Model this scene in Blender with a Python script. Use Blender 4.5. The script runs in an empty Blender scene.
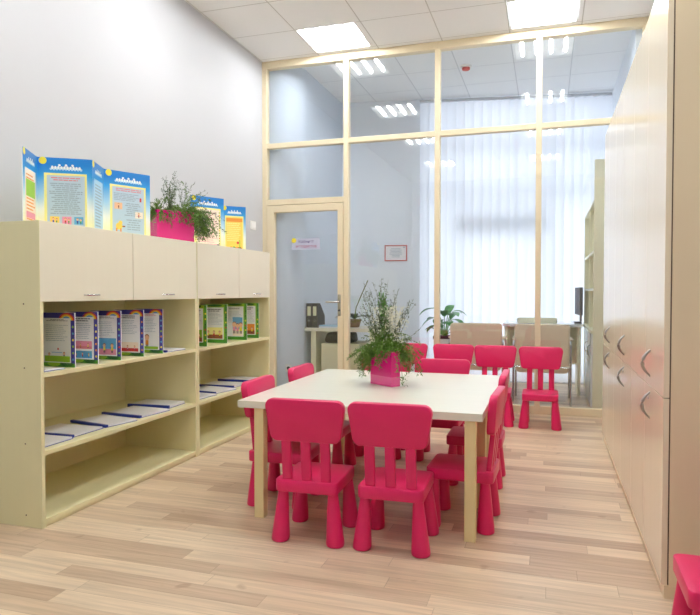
import bpy, bmesh, math, random
from mathutils import Vector, Matrix
R = math.radians
PI = math.pi
COL = bpy.context.scene.collection

# ------------------------------------------------------------------ materials
def srgb(r, g, b):
    def f(c):
        c /= 255.0
        return c / 12.92 if c <= .04045 else ((c + .055) / 1.055) ** 2.4
    return (f(r), f(g), f(b), 1.0)

def mat(name, col, rough=.5, metal=0.0, spec=.5, emit=None, estr=0, coat=0):
    m = bpy.data.materials.new(name); m.use_nodes = True
    b = m.node_tree.nodes['Principled BSDF']
    b.inputs['Base Color'].default_value = col
    b.inputs['Roughness'].default_value = rough
    b.inputs['Metallic'].default_value = metal
    b.inputs['Specular IOR Level'].default_value = spec
    b.inputs['Coat Weight'].default_value = coat
    if emit:
        b.inputs['Emission Color'].default_value = emit
        b.inputs['Emission Strength'].default_value = estr
    return m

class NT:
    def __init__(s, m): s.t = m.node_tree; s.n = s.t.nodes; s.l = s.t.links
    def new(s, ty, **kw):
        n = s.n.new(ty)
        for k, v in kw.items(): setattr(n, k, v)
        return n
    def link(s, a, b): s.l.new(a, b)
    def math(s, op, a, b=None, c=None):
        n = s.n.new('ShaderNodeMath'); n.operation = op
        for i, v in enumerate((a, b, c)):
            if v is None: continue
            if isinstance(v, (int, float)): n.inputs[i].default_value = v
            else: s.l.new(v, n.inputs[i])
        return n.outputs[0]
    def mix(s, fac, a, b, blend='MIX'):
        n = s.n.new('ShaderNodeMix'); n.data_type = 'RGBA'; n.blend_type = blend
        for i, v in ((0, fac), (6, a), (7, b)):
            if isinstance(v, (int, float, tuple)): n.inputs[i].default_value = v
            else: s.l.new(v, n.inputs[i])
        return n.outputs[2]

def wood_mat(name, col, rough=.4, var=.06, scale=1.0, axis='z', spec=.5):
    m = mat(name, col, rough, spec=spec); t = NT(m); b = t.n['Principled BSDF']
    tc = t.new('ShaderNodeTexCoord'); mp = t.new('ShaderNodeMapping')
    sc = {'z': (30, 30, 1.6), 'x': (1.6, 30, 30), 'y': (30, 1.6, 30)}[axis]
    mp.inputs['Scale'].default_value = [v * scale for v in sc]
    t.link(tc.outputs['Object'], mp.inputs[0])
    nz = t.new('ShaderNodeTexNoise'); nz.inputs['Scale'].default_value = 1.0; nz.inputs['Detail'].default_value = 5
    t.link(mp.outputs[0], nz.inputs[0])
    dark = tuple(c * (1 - var * 2.2) for c in col[:3]) + (1,)
    light = tuple(min(1, c * (1 + var)) for c in col[:3]) + (1,)
    t.link(t.mix(nz.outputs[0], dark, light), b.inputs['Base Color'])
    return m

def noise_mat(name, col, rough, var, scale, bump=0.0, spec=.5):
    m = mat(name, col, rough, spec=spec); t = NT(m); b = t.n['Principled BSDF']
    tc = t.new('ShaderNodeTexCoord')
    nz = t.new('ShaderNodeTexNoise'); nz.inputs['Scale'].default_value = scale; nz.inputs['Detail'].default_value = 4
    t.link(tc.outputs['Object'], nz.inputs[0])
    dark = tuple(c * (1 - var) for c in col[:3]) + (1,)
    light = tuple(min(1, c * (1 + var)) for c in col[:3]) + (1,)
    t.link(t.mix(nz.outputs[0], dark, light), b.inputs['Base Color'])
    if bump:
        bp = t.new('ShaderNodeBump'); bp.inputs['Strength'].default_value = bump; bp.inputs['Distance'].default_value = .002
        t.link(nz.outputs[0], bp.inputs['Height']); t.link(bp.outputs[0], b.inputs['Normal'])
    return m

def floor_mat():
    m = mat('laminate', srgb(190, 165, 135), .38); t = NT(m); b = t.n['Principled BSDF']
    tc = t.new('ShaderNodeTexCoord'); sx = t.new('ShaderNodeSeparateXYZ'); t.link(tc.outputs['Object'], sx.inputs[0])
    x, y = sx.outputs[0], sx.outputs[1]
    W, L = .098, .92
    yr = t.math('DIVIDE', t.math('ADD', y, 20.03), W); row = t.math('FLOOR', yr); fy = t.math('FRACT', yr)
    wn = t.new('ShaderNodeTexWhiteNoise'); wn.noise_dimensions = '1D'; t.link(row, wn.inputs['W'])
    xr = t.math('ADD', t.math('DIVIDE', t.math('ADD', x, 20), L), t.math('MULTIPLY', wn.outputs[0], 7.31))
    col = t.math('FLOOR', xr); fx = t.math('FRACT', xr)
    cv = t.new('ShaderNodeCombineXYZ'); t.link(col, cv.inputs[0]); t.link(row, cv.inputs[1])
    w2 = t.new('ShaderNodeTexWhiteNoise'); w2.noise_dimensions = '2D'; t.link(cv.outputs[0], w2.inputs['Vector'])
    rnd = w2.outputs[0]
    rmp = t.new('ShaderNodeValToRGB'); e = rmp.color_ramp.elements
    e[0].position = 0; e[0].color = srgb(184, 156, 129); e[1].position = 1; e[1].color = srgb(225, 204, 175)
    for p, c in ((.25, srgb(198, 172, 145)), (.5, srgb(210, 187, 158)), (.75, srgb(218, 196, 167))):
        k = rmp.color_ramp.elements.new(p); k.color = c
    t.link(rnd, rmp.inputs[0])
    # stretched grain
    gv = t.new('ShaderNodeCombineXYZ')
    t.link(t.math('ADD', t.math('MULTIPLY', x, 2.2), t.math('MULTIPLY', rnd, 37.0)), gv.inputs[0])
    t.link(t.math('MULTIPLY', y, 46.0), gv.inputs[1]); t.link(t.math('MULTIPLY', rnd, 11.0), gv.inputs[2])
    nz = t.new('ShaderNodeTexNoise'); nz.inputs['Scale'].default_value = 1; nz.inputs['Detail'].default_value = 6
    nz.inputs['Roughness'].default_value = .62; nz.inputs['Distortion'].default_value = .5
    t.link(gv.outputs[0], nz.inputs[0])
    gr = t.new('ShaderNodeMapRange'); gr.inputs[1].default_value = .3; gr.inputs[2].default_value = .72
    gr.inputs[3].default_value = .76; gr.inputs[4].default_value = 1.12; t.link(nz.outputs[0], gr.inputs[0])
    gc = t.new('ShaderNodeCombineColor')
    for i in range(3): t.link(gr.outputs[0], gc.inputs[i])
    c1 = t.mix(1.0, rmp.outputs[0], gc.outputs[0], 'MULTIPLY')
    # knots
    kn = t.new('ShaderNodeTexNoise'); kn.inputs['Scale'].default_value = 9; kn.inputs['Detail'].default_value = 1
    t.link(tc.outputs['Object'], kn.inputs[0])
    kf = t.new('ShaderNodeMapRange'); kf.inputs[1].default_value = .70; kf.inputs[2].default_value = .78; kf.inputs[4].default_value = .35
    t.link(kn.outputs[0], kf.inputs[0])
    c2 = t.mix(kf.outputs[0], c1, srgb(128, 96, 72))
    s1 = t.math('LESS_THAN', fy, .022); s2 = t.math('LESS_THAN', fx, .003)
    c3 = t.mix(t.math('MULTIPLY', t.math('MAXIMUM', s1, s2), .38), c2, srgb(110, 84, 62))
    t.link(c3, b.inputs['Base Color'])
    return m

def tile_mat(name, col, line, ox, oy, tx, ty, lw):
    m = mat(name, col, .85, spec=.2); t = NT(m); b = t.n['Principled BSDF']
    tc = t.new('ShaderNodeTexCoord'); sx = t.new('ShaderNodeSeparateXYZ'); t.link(tc.outputs['Object'], sx.inputs[0])
    def ln(s, o, p):
        f = t.math('FRACT', t.math('DIVIDE', t.math('ADD', s, 30 * p - o + lw / 2), p))
        return t.math('LESS_THAN', f, lw / p)
    g = t.math('MAXIMUM', ln(sx.outputs[0], ox, tx), ln(sx.outputs[1], oy, ty))
    nz = t.new('ShaderNodeTexNoise'); nz.inputs['Scale'].default_value = 160; nz.inputs['Detail'].default_value = 3
    t.link(tc.outputs['Object'], nz.inputs[0])
    sp = t.mix(nz.outputs[0], tuple(c * .93 for c in col[:3]) + (1,), col)
    t.link(t.mix(g, sp, line), b.inputs['Base Color'])
    return m

def glass_mat(name, tint=(.965, .98, .99, 1), base=.055, scale=.9):
    m = bpy.data.materials.new(name); m.use_nodes = True; t = NT(m); t.n.clear()
    out = t.new('ShaderNodeOutputMaterial')
    tr = t.new('ShaderNodeBsdfTransparent'); tr.inputs[0].default_value = tint
    gl = t.new('ShaderNodeBsdfGlossy'); gl.inputs['Roughness'].default_value = 0.0
    gl.inputs['Color'].default_value = (1, 1, 1, 1)
    lw = t.new('ShaderNodeLayerWeight'); lw.inputs[0].default_value = .5
    f5 = t.math('POWER', lw.outputs['Facing'], 5.0)
    fac = t.math('ADD', base, t.math('MULTIPLY', f5, scale))
    mx = t.new('ShaderNodeMixShader'); t.link(fac, mx.inputs[0]); t.link(tr.outputs[0], mx.inputs[1]); t.link(gl.outputs[0], mx.inputs[2])
    t.link(mx.outputs[0], out.inputs[0])
    return m

def slat_mat():
    m = bpy.data.materials.new('blind_fabric'); m.use_nodes = True; t = NT(m); t.n.clear()
    out = t.new('ShaderNodeOutputMaterial')
    d = t.new('ShaderNodeBsdfDiffuse'); d.inputs[0].default_value = (.88, .90, .92, 1)
    tl = t.new('ShaderNodeBsdfTranslucent'); tl.inputs[0].default_value = (.94, .955, 1.0, 1)
    mx = t.new('ShaderNodeMixShader'); mx.inputs[0].default_value = .55
    t.link(d.outputs[0], mx.inputs[1]); t.link(tl.outputs[0], mx.inputs[2]); t.link(mx.outputs[0], out.inputs[0])
    return m

def emis(name, col, s):
    m = bpy.data.materials.new(name); m.use_nodes = True; t = NT(m); t.n.clear()
    e = t.new('ShaderNodeEmission'); e.inputs[0].default_value = col; e.inputs[1].default_value = s
    o = t.new('ShaderNodeOutputMaterial'); t.link(e.outputs[0], o.inputs[0]); return m

def grad_mat():
    m = mat('blue_fade_print', srgb(20, 132, 208), .35); t = NT(m); b = t.n['Principled BSDF']
    tc = t.new('ShaderNodeTexCoord'); sx = t.new('ShaderNodeSeparateXYZ'); t.link(tc.outputs['Object'], sx.inputs[0])
    mr = t.new('ShaderNodeMapRange'); mr.inputs[1].default_value = 0; mr.inputs[2].default_value = .42; t.link(sx.outputs[2], mr.inputs[0])
    r = t.new('ShaderNodeValToRGB'); e = r.color_ramp.elements
    e[0].position = .05; e[0].color = srgb(250, 246, 190); e[1].position = .9; e[1].color = srgb(18, 124, 204)
    for p, c in ((.3, srgb(240, 246, 240)), (.5, srgb(170, 214, 238)), (.75, srgb(50, 156, 220))):
        k = r.color_ramp.elements.new(p); k.color = c
    t.link(mr.outputs[0], r.inputs[0]); t.link(r.outputs[0], b.inputs['Base Color'])
    return m

TUBE = 54.5
M = dict(
    floor=floor_mat(),
    ceil=tile_mat('ceiling_tiles', srgb(250, 250, 249), srgb(208, 206, 202), -2.325, 6.26, .653, .61, .010),
    ceil2=tile_mat('office_ceiling_tiles', srgb(249, 251, 253), srgb(212, 215, 220), -2.17, 6.55, .6, .6, .010),
    wall=noise_mat('white_wall', srgb(196, 197, 200), .7, .012, 3, spec=.2),
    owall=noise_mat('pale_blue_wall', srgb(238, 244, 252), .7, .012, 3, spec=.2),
    owall2=noise_mat('pale_blue_side_wall', srgb(212, 221, 234), .7, .012, 3, spec=.2),  # darker copy of the office wall paint, shade put into the colour
    frame=mat('cream_frame', srgb(236, 222, 190), .4),
    glass=glass_mat('partition_glass'),
    shelf=wood_mat('cream_birch_board', srgb(233, 227, 182), .42, .012, 1.0, 'z'),
    door=wood_mat('cream_birch_front', srgb(234, 229, 208), .36, .012, 1.0, 'z'),
    cab=wood_mat('glossy_cream_front', srgb(238, 224, 196), .17, .02, .6, 'z', spec=.6),
    cabside=wood_mat('cream_side', srgb(232, 214, 180), .32, .02, .6, 'z'),
    gap=mat('dark_gap', srgb(96, 74, 52), .7),
    table=wood_mat('pale_birch_top', srgb(228, 228, 212), .28, .03, .8, 'x'),
    tleg=wood_mat('pale_birch_leg', srgb(230, 214, 160), .4, .03, 1.2, 'z'),
    pink=noise_mat('pink_plastic', srgb(211, 29, 93), .36, .02, 30, spec=.45),
    chrome=mat('brushed_metal', (.62, .62, .62, 1), .25, 1.0),
    dmetal=mat('bow_metal', (.42, .40, .38, 1), .28, 1.0),
    white=mat('white_plastic', srgb(240, 240, 238), .45),
    refl=mat('white_enamel', srgb(240, 240, 236), .4),
    tube=emis('fluorescent_tube', (.97, .985, 1.0, 1), TUBE),
    slat=slat_mat(),
    wframe=mat('window_frame', srgb(200, 205, 212), .5),
    beige=noise_mat('beige_leather', srgb(234, 214, 184), .45, .04, 20),
    black=mat('black_plastic', srgb(34, 34, 38), .45),
    dgrey=mat('charcoal_card', srgb(52, 52, 58), .6),
    label=mat('pale_label', srgb(226, 228, 196), .6),
    odesk=mat('pale_desk', srgb(240, 236, 216), .35),
    oped=mat('cream_front', srgb(238, 234, 204), .4),
    ogloss=mat('glossy_white_front', srgb(228, 232, 234), .12),
    paper=mat('paper', srgb(240, 240, 242), .7),
    bluecard=mat('blue_card', srgb(36, 58, 150), .4),
    bluebright=mat('bright_blue', srgb(20, 132, 208), .35),
    bluemid=mat('mid_blue', srgb(88, 172, 226), .35),
    bluepale=mat('pale_blue', srgb(178, 216, 240), .35),
    grad=grad_mat(),
    offwhite=mat('print_white', srgb(244, 246, 246), .35),
    yellow=mat('yellow_print', srgb(244, 226, 60), .4),
    paleyellow=mat('pale_yellow_print', srgb(246, 238, 150), .4),
    greyblue=mat('text_page', srgb(186, 208, 222), .4),
    greytext=mat('grey_text', srgb(156, 174, 188), .5),
    redtext=mat('red_text', srgb(220, 130, 140), .5),
    dark=mat('dark_print', srgb(60, 64, 80), .5),
    orange=mat('orange_print', srgb(236, 150, 50), .5),
    green=mat('green_print', srgb(74, 148, 44), .5),
    lime=mat('lime_print', srgb(150, 196, 52), .5),
    dkgreen=mat('dark_green_print', srgb(44, 104, 40), .5),
    purple=mat('violet_print', srgb(64, 62, 152), .45),
    red=mat('red_print', srgb(204, 52, 48), .5),
    pinkp=mat('pink_print', srgb(236, 150, 176), .5),
    brown=mat('brown_print', srgb(150, 84, 50), .5),
    skin=mat('skin_print', srgb(238, 190, 150), .5),
    peach=mat('peach_print', srgb(250, 232, 214), .5),
    gold=mat('gold_print', srgb(248, 212, 96), .5),
    sky=mat('sky_print', srgb(96, 170, 214), .5),
    pot=mat('magenta_glass', srgb(226, 20, 132), .12, coat=.5),
    pot2=mat('magenta_glass_light', srgb(236, 84, 158), .12, coat=.5),
    soil=noise_mat('moss', srgb(60, 72, 30), .9, .3, 60),
    fern=noise_mat('fern_green', srgb(84, 120, 28), .6, .35, 25),
    fern2=noise_mat('fern_dark', srgb(58, 84, 44), .6, .3, 25),
    plume=noise_mat('plume_green', srgb(86, 150, 50), .6, .25, 25),
    twig=mat('olive_twig', srgb(104, 112, 70), .7),
    bloom=noise_mat('cream_bloom', srgb(242, 242, 224), .7, .12, 40),
    leaf=noise_mat('glossy_leaf', srgb(74, 146, 66), .32, .25, 8),
    leafdk=mat('dark_leaf', srgb(42, 60, 50), .4),
    terra=mat('brown_pot', srgb(120, 84, 66), .6),
    redframe=mat('red_frame', srgb(198, 104, 104), .5),
    signbg=mat('sign_lilac', srgb(196, 200, 222), .4),
    signtx=mat('sign_violet', srgb(92, 72, 140), .5),
    signtx2=mat('sign_crimson', srgb(170, 70, 120), .5),
)

# ------------------------------------------------------------------ mesh builder
class MB:
    def __init__(s): s.v = []; s.f = []; s.m = []; s.mats = []; s.sm = []
    def mi(s, m):
        m = M[m] if isinstance(m, str) else m
        if m not in s.mats: s.mats.append(m)
        return s.mats.index(m)
    def add(s, vs, fs, m, smooth=False):
        o = len(s.v); k = s.mi(m)
        s.v += [Vector(v) for v in vs]
        for f in fs:
            s.f.append([i + o for i in f]); s.m.append(k); s.sm.append(smooth)
    def box(s, a, b, m, bev=0.0, mx=None):
        x0, y0, z0 = a; x1, y1, z1 = b
        if bev:
            bm = bmesh.new(); bmesh.ops.create_cube(bm, size=1)
            for v in bm.verts:
                v.co = Vector(((x0 + x1) / 2 + v.co.x * (x1 - x0), (y0 + y1) / 2 + v.co.y * (y1 - y0), (z0 + z1) / 2 + v.co.z * (z1 - z0)))
            bmesh.ops.bevel(bm, geom=bm.edges[:], offset=bev, segments=2, affect='EDGES', profile=.5)
            bm.verts.index_update()
            vs = [v.co.copy() for v in bm.verts]; fs = [[v.index for v in f.verts] for f in bm.faces]; bm.free()
        else:
            vs = [Vector(p) for p in ((x0, y0, z0), (x1, y0, z0), (x1, y1, z0), (x0, y1, z0), (x0, y0, z1), (x1, y0, z1), (x1, y1, z1), (x0, y1, z1))]
            fs = [(0, 3, 2, 1), (4, 5, 6, 7), (0, 1, 5, 4), (1, 2, 6, 5), (2, 3, 7, 6), (3, 0, 4, 7)]
        if mx is not None: vs = [mx @ v for v in vs]
        s.add(vs, fs, m)
        return s
    def rings(s, rings, m, smooth=True, cap=True):
        n = len(rings[0]); vs = [p for r in rings for p in r]; fs = []
        for k in range(len(rings) - 1):
            for i in range(n):
                j = (i + 1) % n
                fs.append((k * n + i, k * n + j, (k + 1) * n + j, (k + 1) * n + i))
        if cap:
            fs.append(tuple(reversed(range(n)))); fs.append(tuple((len(rings) - 1) * n + i for i in range(n)))
        s.add(vs, fs, m, smooth)
        return s
    def lathe(s, prof, m, c0=(0, 0), c1=(0, 0), n=20):
        # profile of (r, z); axis shifts from c0 at lowest z to c1 at highest z
        z0, z1 = prof[0][1], prof[-1][1]; rs = []
        for r, z in prof:
            t = (z - z0) / (z1 - z0); cx = c0[0] + (c1[0] - c0[0]) * t; cy = c0[1] + (c1[1] - c0[1]) * t
            rs.append([(cx + r * math.cos(2 * PI * i / n), cy + r * math.sin(2 * PI * i / n), z) for i in range(n)])
        return s.rings(rs, m)
    def tube(s, pts, r, m, n=8):
        pts = [Vector(p) for p in pts]; rs = []
        for i, p in enumerate(pts):
            d = (pts[min(i + 1, len(pts) - 1)] - pts[max(i - 1, 0)]).normalized()
            a = d.cross(Vector((0, 0, 1)))
            if a.length < .1: a = d.cross(Vector((1, 0, 0)))
            a.normalize(); b = d.cross(a)
            rr = r[i] if isinstance(r, (list, tuple)) else r
            rs.append([p + a * rr * math.cos(2 * PI * k / n) + b * rr * math.sin(2 * PI * k / n) for k in range(n)])
        return s.rings(rs, m)
    def build(s, name, parent=None, world=True):
        me = bpy.data.meshes.new(name)
        off = Vector((0, 0, 0))
        if parent is not None and world:
            off = Vector(parent.location)
            if parent.parent is not None: off = off + Vector(parent.parent.location)
        me.from_pydata([tuple(v - off) for v in s.v], [], s.f)
        for m in s.mats: me.materials.append(m)
        me.polygons.foreach_set('material_index', s.m); me.polygons.foreach_set('use_smooth', s.sm)
        bm = bmesh.new(); bm.from_mesh(me); 
        bmesh.ops.recalc_face_normals(bm, faces=bm.faces[:]) if len(bm.faces) < 4000 else None
        for e in bm.edges:
            if len(e.link_faces) == 2 and e.calc_face_angle(0) > R(38): e.smooth = False
        bm.to_mesh(me); bm.free()
        o = bpy.data.objects.new(name, me); COL.objects.link(o)
        if parent is not None: o.parent = parent
        return o

def tag(o, label=None, cat=None, group=None, kind=None):
    for k, v in (('label', label), ('category', cat), ('group', group), ('kind', kind)):
        if v: o[k] = v
    return o
def thing(name, label, cat, loc=(0, 0, 0), rz=0, group=None):
    o = bpy.data.objects.new(name, None); COL.objects.link(o)
    o.location = loc; o.rotation_euler = (0, 0, rz); o.empty_display_size = .1
    return tag(o, label, cat, group)
def struct(name, parent=None, loc=(0, 0, 0)):
    o = bpy.data.objects.new(name, None); COL.objects.link(o); o.location = loc
    if parent: o.parent = parent
    else: o['kind'] = 'structure'
    return o
def copy_tree(o, parent=None):
    c = o.copy(); COL.objects.link(c)
    if parent is not None: c.parent = parent
    for ch in list(o.children): copy_tree(ch, c)
    return c

def rpoly(corners, r, n=5):
    out = []; k = len(corners)
    for i in range(k):
        p = Vector(corners[i]); a = Vector(corners[i - 1]); b = Vector(corners[(i + 1) % k])
        u = (a - p).normalized(); v = (b - p).normalized()
        ang = u.angle(v); rr = r[i] if isinstance(r, (list, tuple)) else r
        d = rr / math.tan(ang / 2); c = p + (u + v).normalized() * (rr / math.sin(ang / 2))
        s0 = p + u * d - c; s1 = p + v * d - c
        a0 = math.atan2(s0.y, s0.x); a1 = math.atan2(s1.y, s1.x); da = (a1 - a0 + PI) % (2 * PI) - PI
        for j in range(n + 1):
            t = a0 + da * j / n; out.append((c.x + rr * math.cos(t), c.y + rr * math.sin(t)))
    return out
def pill(mb, poly, h0, h1, e, fn, m):
    """slab from 2-D outline with softened rim; fn(u, v, h) -> xyz"""
    cx = sum(p[0] for p in poly) / len(poly); cy = sum(p[1] for p in poly) / len(poly)
    hx = max(abs(p[0] - cx) for p in poly); hy = max(abs(p[1] - cy) for p in poly)
    rs = []
    for h, ins in ((h0, e), (h0 + .3 * e, .3 * e), (h0 + e, 0), (h1 - e, 0), (h1 - .3 * e, .3 * e), (h1, e)):
        rs.append([fn(cx + (p[0] - cx) * (1 - ins / hx), cy + (p[1] - cy) * (1 - ins / hy), h) for p in poly])
    mb.rings(rs, m)

# ------------------------------------------------------------------ setting
XL, XR, D, ZC, YB = -2.99, .87, 6.37, 3.68, -1.6
OXL, OXR = -2.62, .76
def owall_y(x): return 8.0 + (x - OXL) * .172

m = MB(); m.box((XL - .1, YB, -.1), (XR + .1, 8.75, 0), 'floor'); tag(m.build('floor'), kind='structure')
m = MB(); m.box((XL - .12, YB, 0), (XL, 6.42, ZC + .2), 'wall'); tag(m.build('wall_left'), kind='structure')
m = MB(); m.box((XR, YB, 0), (XR + .12, 6.42, ZC + .2), 'wall'); tag(m.build('wall_right'), kind='structure')
m = MB(); m.box((XL - .12, YB - .12, 0), (XR + .12, YB, ZC + .2), 'wall'); tag(m.build('wall_front'), kind='structure')
pl_ = [(XL - .12, 6.42)] + [(OXL - .3 + .3 * math.sin(a), 6.72 - .3 * math.cos(a)) for a in [PI / 2 * i / 12 for i in range(13)]] + [(OXL, 8.1), (XL - .12, 8.1)]  # corner rounded to give soft shading across the jog
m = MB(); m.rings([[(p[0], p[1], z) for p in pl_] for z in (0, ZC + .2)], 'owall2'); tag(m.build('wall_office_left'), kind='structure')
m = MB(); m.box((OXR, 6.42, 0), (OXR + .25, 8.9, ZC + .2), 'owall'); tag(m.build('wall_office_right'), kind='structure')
# office rear wall, slightly skewed: poster wall, lintel and sill-less opening
WX0, WX1 = -1.60, OXR
m = MB()
m.rings([[(OXL, owall_y(OXL), z), (WX0, owall_y(WX0), z), (WX0, owall_y(WX0) + .3, z), (OXL, owall_y(OXL) + .3, z)] for z in (0, ZC + .2)], 'owall', smooth=False)
m.rings([[(WX0, owall_y(WX0), z), (WX1, owall_y(WX1), z), (WX1, owall_y(WX1) + .3, z), (WX0, owall_y(WX0) + .3, z)] for z in (ZC - .02, ZC + .2)], 'owall', smooth=False)
tag(m.build('wall_back'), kind='structure')
# window
win = struct('window_1')
skew = math.atan(.172)
def wpt(x, dy, z): return (x, owall_y(x) + dy, z)
def wbar(mb, x0, x1, z0, z1, d0, d1, mt):
    mb.rings([[wpt(x0, d0, z), wpt(x1, d0, z), wpt(x1, d1, z), wpt(x0, d1, z)] for z in (z0, z1)], mt, smooth=False)
fr = MB()
for z0, z1 in ((0, .08), (2.42, 2.50), (3.01, 3.09), (ZC - .08, ZC - .02)): wbar(fr, WX0, WX1, z0, z1, .07, .14, 'wframe')
for x in (WX0 + .03, -1.17, -.01, WX1 - .03): wbar(fr, x - .03, x + .03, .08, ZC - .08, .10, .15, 'wframe')
fr.build('window_frame', win)
fr = MB(); wbar(fr, -1.19, .01, 1.95, 2.16, .07, .18, 'wframe'); fr.build('window_head', win)
fr = MB(); wbar(fr, WX0, WX1, .06, ZC - .06, .120, .126, 'glass'); fr.build('window_pane', win)

# ceilings with openings for the recessed lamps
LX = [(-2.325, -1.725), (-.36, .25)]
LY = [(5.65, 6.255), (3.85, 4.455), (2.05, 2.655), (.05, .655)]  # last row is added out of view, to light the near furniture
xs = sorted({XL, XR} | {v for p in LX for v in p}); ys = sorted({YB, 6.42} | {v for p in LY for v in p})
m = MB()
for i in range(len(xs) - 1):
    for j in range(len(ys) - 1):
        a = (xs[i], xs[i + 1]); b = (ys[j], ys[j + 1])
        if a in LX and b in LY: continue
        m.box((a[0], b[0], ZC), (a[1], b[1], ZC + .03), 'ceil')
tag(m.build('ceiling'), kind='structure')
m = MB(); m.box((XL, 6.42, ZC), (OXR + .2, 8.95, ZC + .03), 'ceil2'); tag(m.build('ceiling_office'), kind='structure')

lamp = thing('ceiling_light', 'recessed square four tube ceiling lamp at left, touching the glass partition header', 'light', (0, 0, 0), 0, 'recessed tube ceiling lights')
w, l = .298, .3
h = MB()
for a, b in (((-w, -l, 0), (-w + .012, l, .09)), ((w - .012, -l, 0), (w, l, .09)), ((-w, -l, 0), (w, -l + .012, .09)), ((-w, l - .012, 0), (w, l, .09)), ((-w, -l, .078), (w, l, .09))):
    h.box(a, b, 'refl')
h.build('housing', lamp, False)
for k in range(4):
    x = -.216 + .144 * k
    t = MB(); t.tube([(x, -.265, .035), (x, .265, .035)], .020, 'tube', 8); to = t.build('tube', lamp, False)
    for a, b in ((-.288, -.265), (.265, .288)):
        t = MB(); t.box((x - .012, a, .02), (x + .012, b, .078), 'white'); t.build('tube_socket', lamp, False)
first = True
names = [['recessed four tube ceiling lamp on the left, against the glass partition header', 'recessed four tube ceiling lamp on the right, against the glass partition header'],
         ['left column four tube ceiling lamp, second from the partition', 'right column four tube ceiling lamp, second from the partition'],
         ['left column four tube ceiling lamp, third from the partition', 'right column four tube ceiling lamp, third from the partition'],
         ['left column four tube ceiling lamp, fourth from the partition', 'right column four tube ceiling lamp, fourth from the partition']]
for j, (y0, y1) in enumerate(LY):
    for i, (x0, x1) in enumerate(LX):
        o = lamp if first else copy_tree(lamp); first = False
        o.location = ((x0 + x1) / 2, (y0 + y1) / 2, ZC); o['label'] = names[j][i]

# glass partition
wp = struct('wall_glass', None, (0, D, 0))
PX = [XL + .025, -2.030, -1.068, -.09, XR - .03]
y0, y1 = D - .035, D + .035
def pbox(name, a, b, mt='frame', bev=.004):
    q = MB(); q.box(a, b, mt, bev); return q.build(name, wp)
pbox('header', (XL, y0 - .01, ZC - .075), (XR, y1 + .01, ZC))
pbox('transom', (XL + .05, y0, 2.742), (XR, y1, 2.796))
for i, x in enumerate(PX): pbox('post', (x - .027, y0 - .004, 0), (x + .027, y1 + .004, ZC - .075))
pbox('door_lintel', (XL + .052, y0 - .004, 2.125), (-2.057, y1, 2.185))
pbox('sill_rail', (-2.003, y0, 0), (XR, y1, .075))
def pane(x0, x1, z0, z1): pbox('glass_pane', (x0, D - .004, z0), (x1, D + .004, z1), 'glass', 0)
pane(PX[0] + .027, PX[1] - .027, 2.185, 2.742); pane(PX[0] + .027, PX[1] - .027, 2.796, ZC - .075)
for i in (1, 2, 3):
    pane(PX[i] + .027, PX[i + 1] - .027, .075, 2.742); pane(PX[i] + .027, PX[i + 1] - .027, 2.796, ZC - .075)
# door
dr = struct('door_1', None, (-2.5, D, 0))
dx0, dx1, dz1 = XL + .055, -2.060, 2.118
q = MB()
q.box((dx0, y0 - .012, .012), (dx0 + .085, y1 - .01, dz1), 'frame', .006); q.box((dx1 - .062, y0 - .012, .012), (dx1, y1 - .01, dz1), 'frame', .006)
q.box((dx0 + .08, y0 - .012, dz1 - .075), (dx1 - .058, y1 - .01, dz1), 'frame', .006); q.box((dx0 + .08, y0 - .012, .012), (dx1 - .058, y1 - .01, .13), 'frame', .006)
q.build('door_frame', dr)
q = MB(); q.box((dx0 + .08, D - .004, .12), (dx1 - .058, D + .004, dz1 - .07), 'glass'); q.build('glass_pane', dr)
q = MB(); q.box((-2.117, y0 - .02, .925), (-2.083, y0 - .011, 1.15), 'chrome', .004)
q.tube([(-2.10, y0 - .015, 1.075), (-2.10, y0 - .06, 1.075), (-2.115, y0 - .065, 1.075), (-2.235, y0 - .06, 1.075)], .009, 'chrome', 10)
q.tube([(-2.10, y0 - .022, .985), (-2.10, y0 - .03, .985)], .010, 'black', 10)
q.build('door_handle', dr)
# sign on door glass
sg = thing('door_sign', 'lilac sign with yellow corner and two violet lines, on the glass door', 'sign', (-2.496, D - .004, 1.697))
q = MB(); q.box((-2.658, D - .008, 1.638), (-2.334, D - .004, 1.757), 'signbg'); q.build('sign_plate', sg)
q = MB(); q.rings([[(-2.632 + r * .027 * math.cos(a), yy, 1.737 + r * .027 * math.sin(a)) for a in [2 * PI * i / 14 for i in range(14)] for r in (1,)] for yy in (D - .0105, D - .008)], 'yellow'); q.build('sun_emblem', sg)
def text(body, size, loc, mt, parent, name='lettering', rot=(PI / 2, 0, 0)):
    c = bpy.data.curves.new(name, 'FONT'); c.body = body; c.size = size; c.align_x = 'CENTER'; c.align_y = 'CENTER'; c.extrude = .0006
    c.materials.append(M[mt]); o = bpy.data.objects.new(name, c); COL.objects.link(o)
    bpy.context.view_layer.update()
    me = bpy.data.meshes.new_from_object(o.evaluated_get(bpy.context.evaluated_depsgraph_get()))
    bpy.data.objects.remove(o); o = bpy.data.objects.new(name, me); COL.objects.link(o)
    o.parent = parent; o.location = Vector(loc) - Vector(parent.location); o.rotation_euler = rot
    return o
text('Кабинет', .044, (-2.49, D - .009, 1.722), 'signtx', sg)
text('методистов', .042, (-2.49, D - .009, 1.672), 'signtx2', sg)

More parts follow.
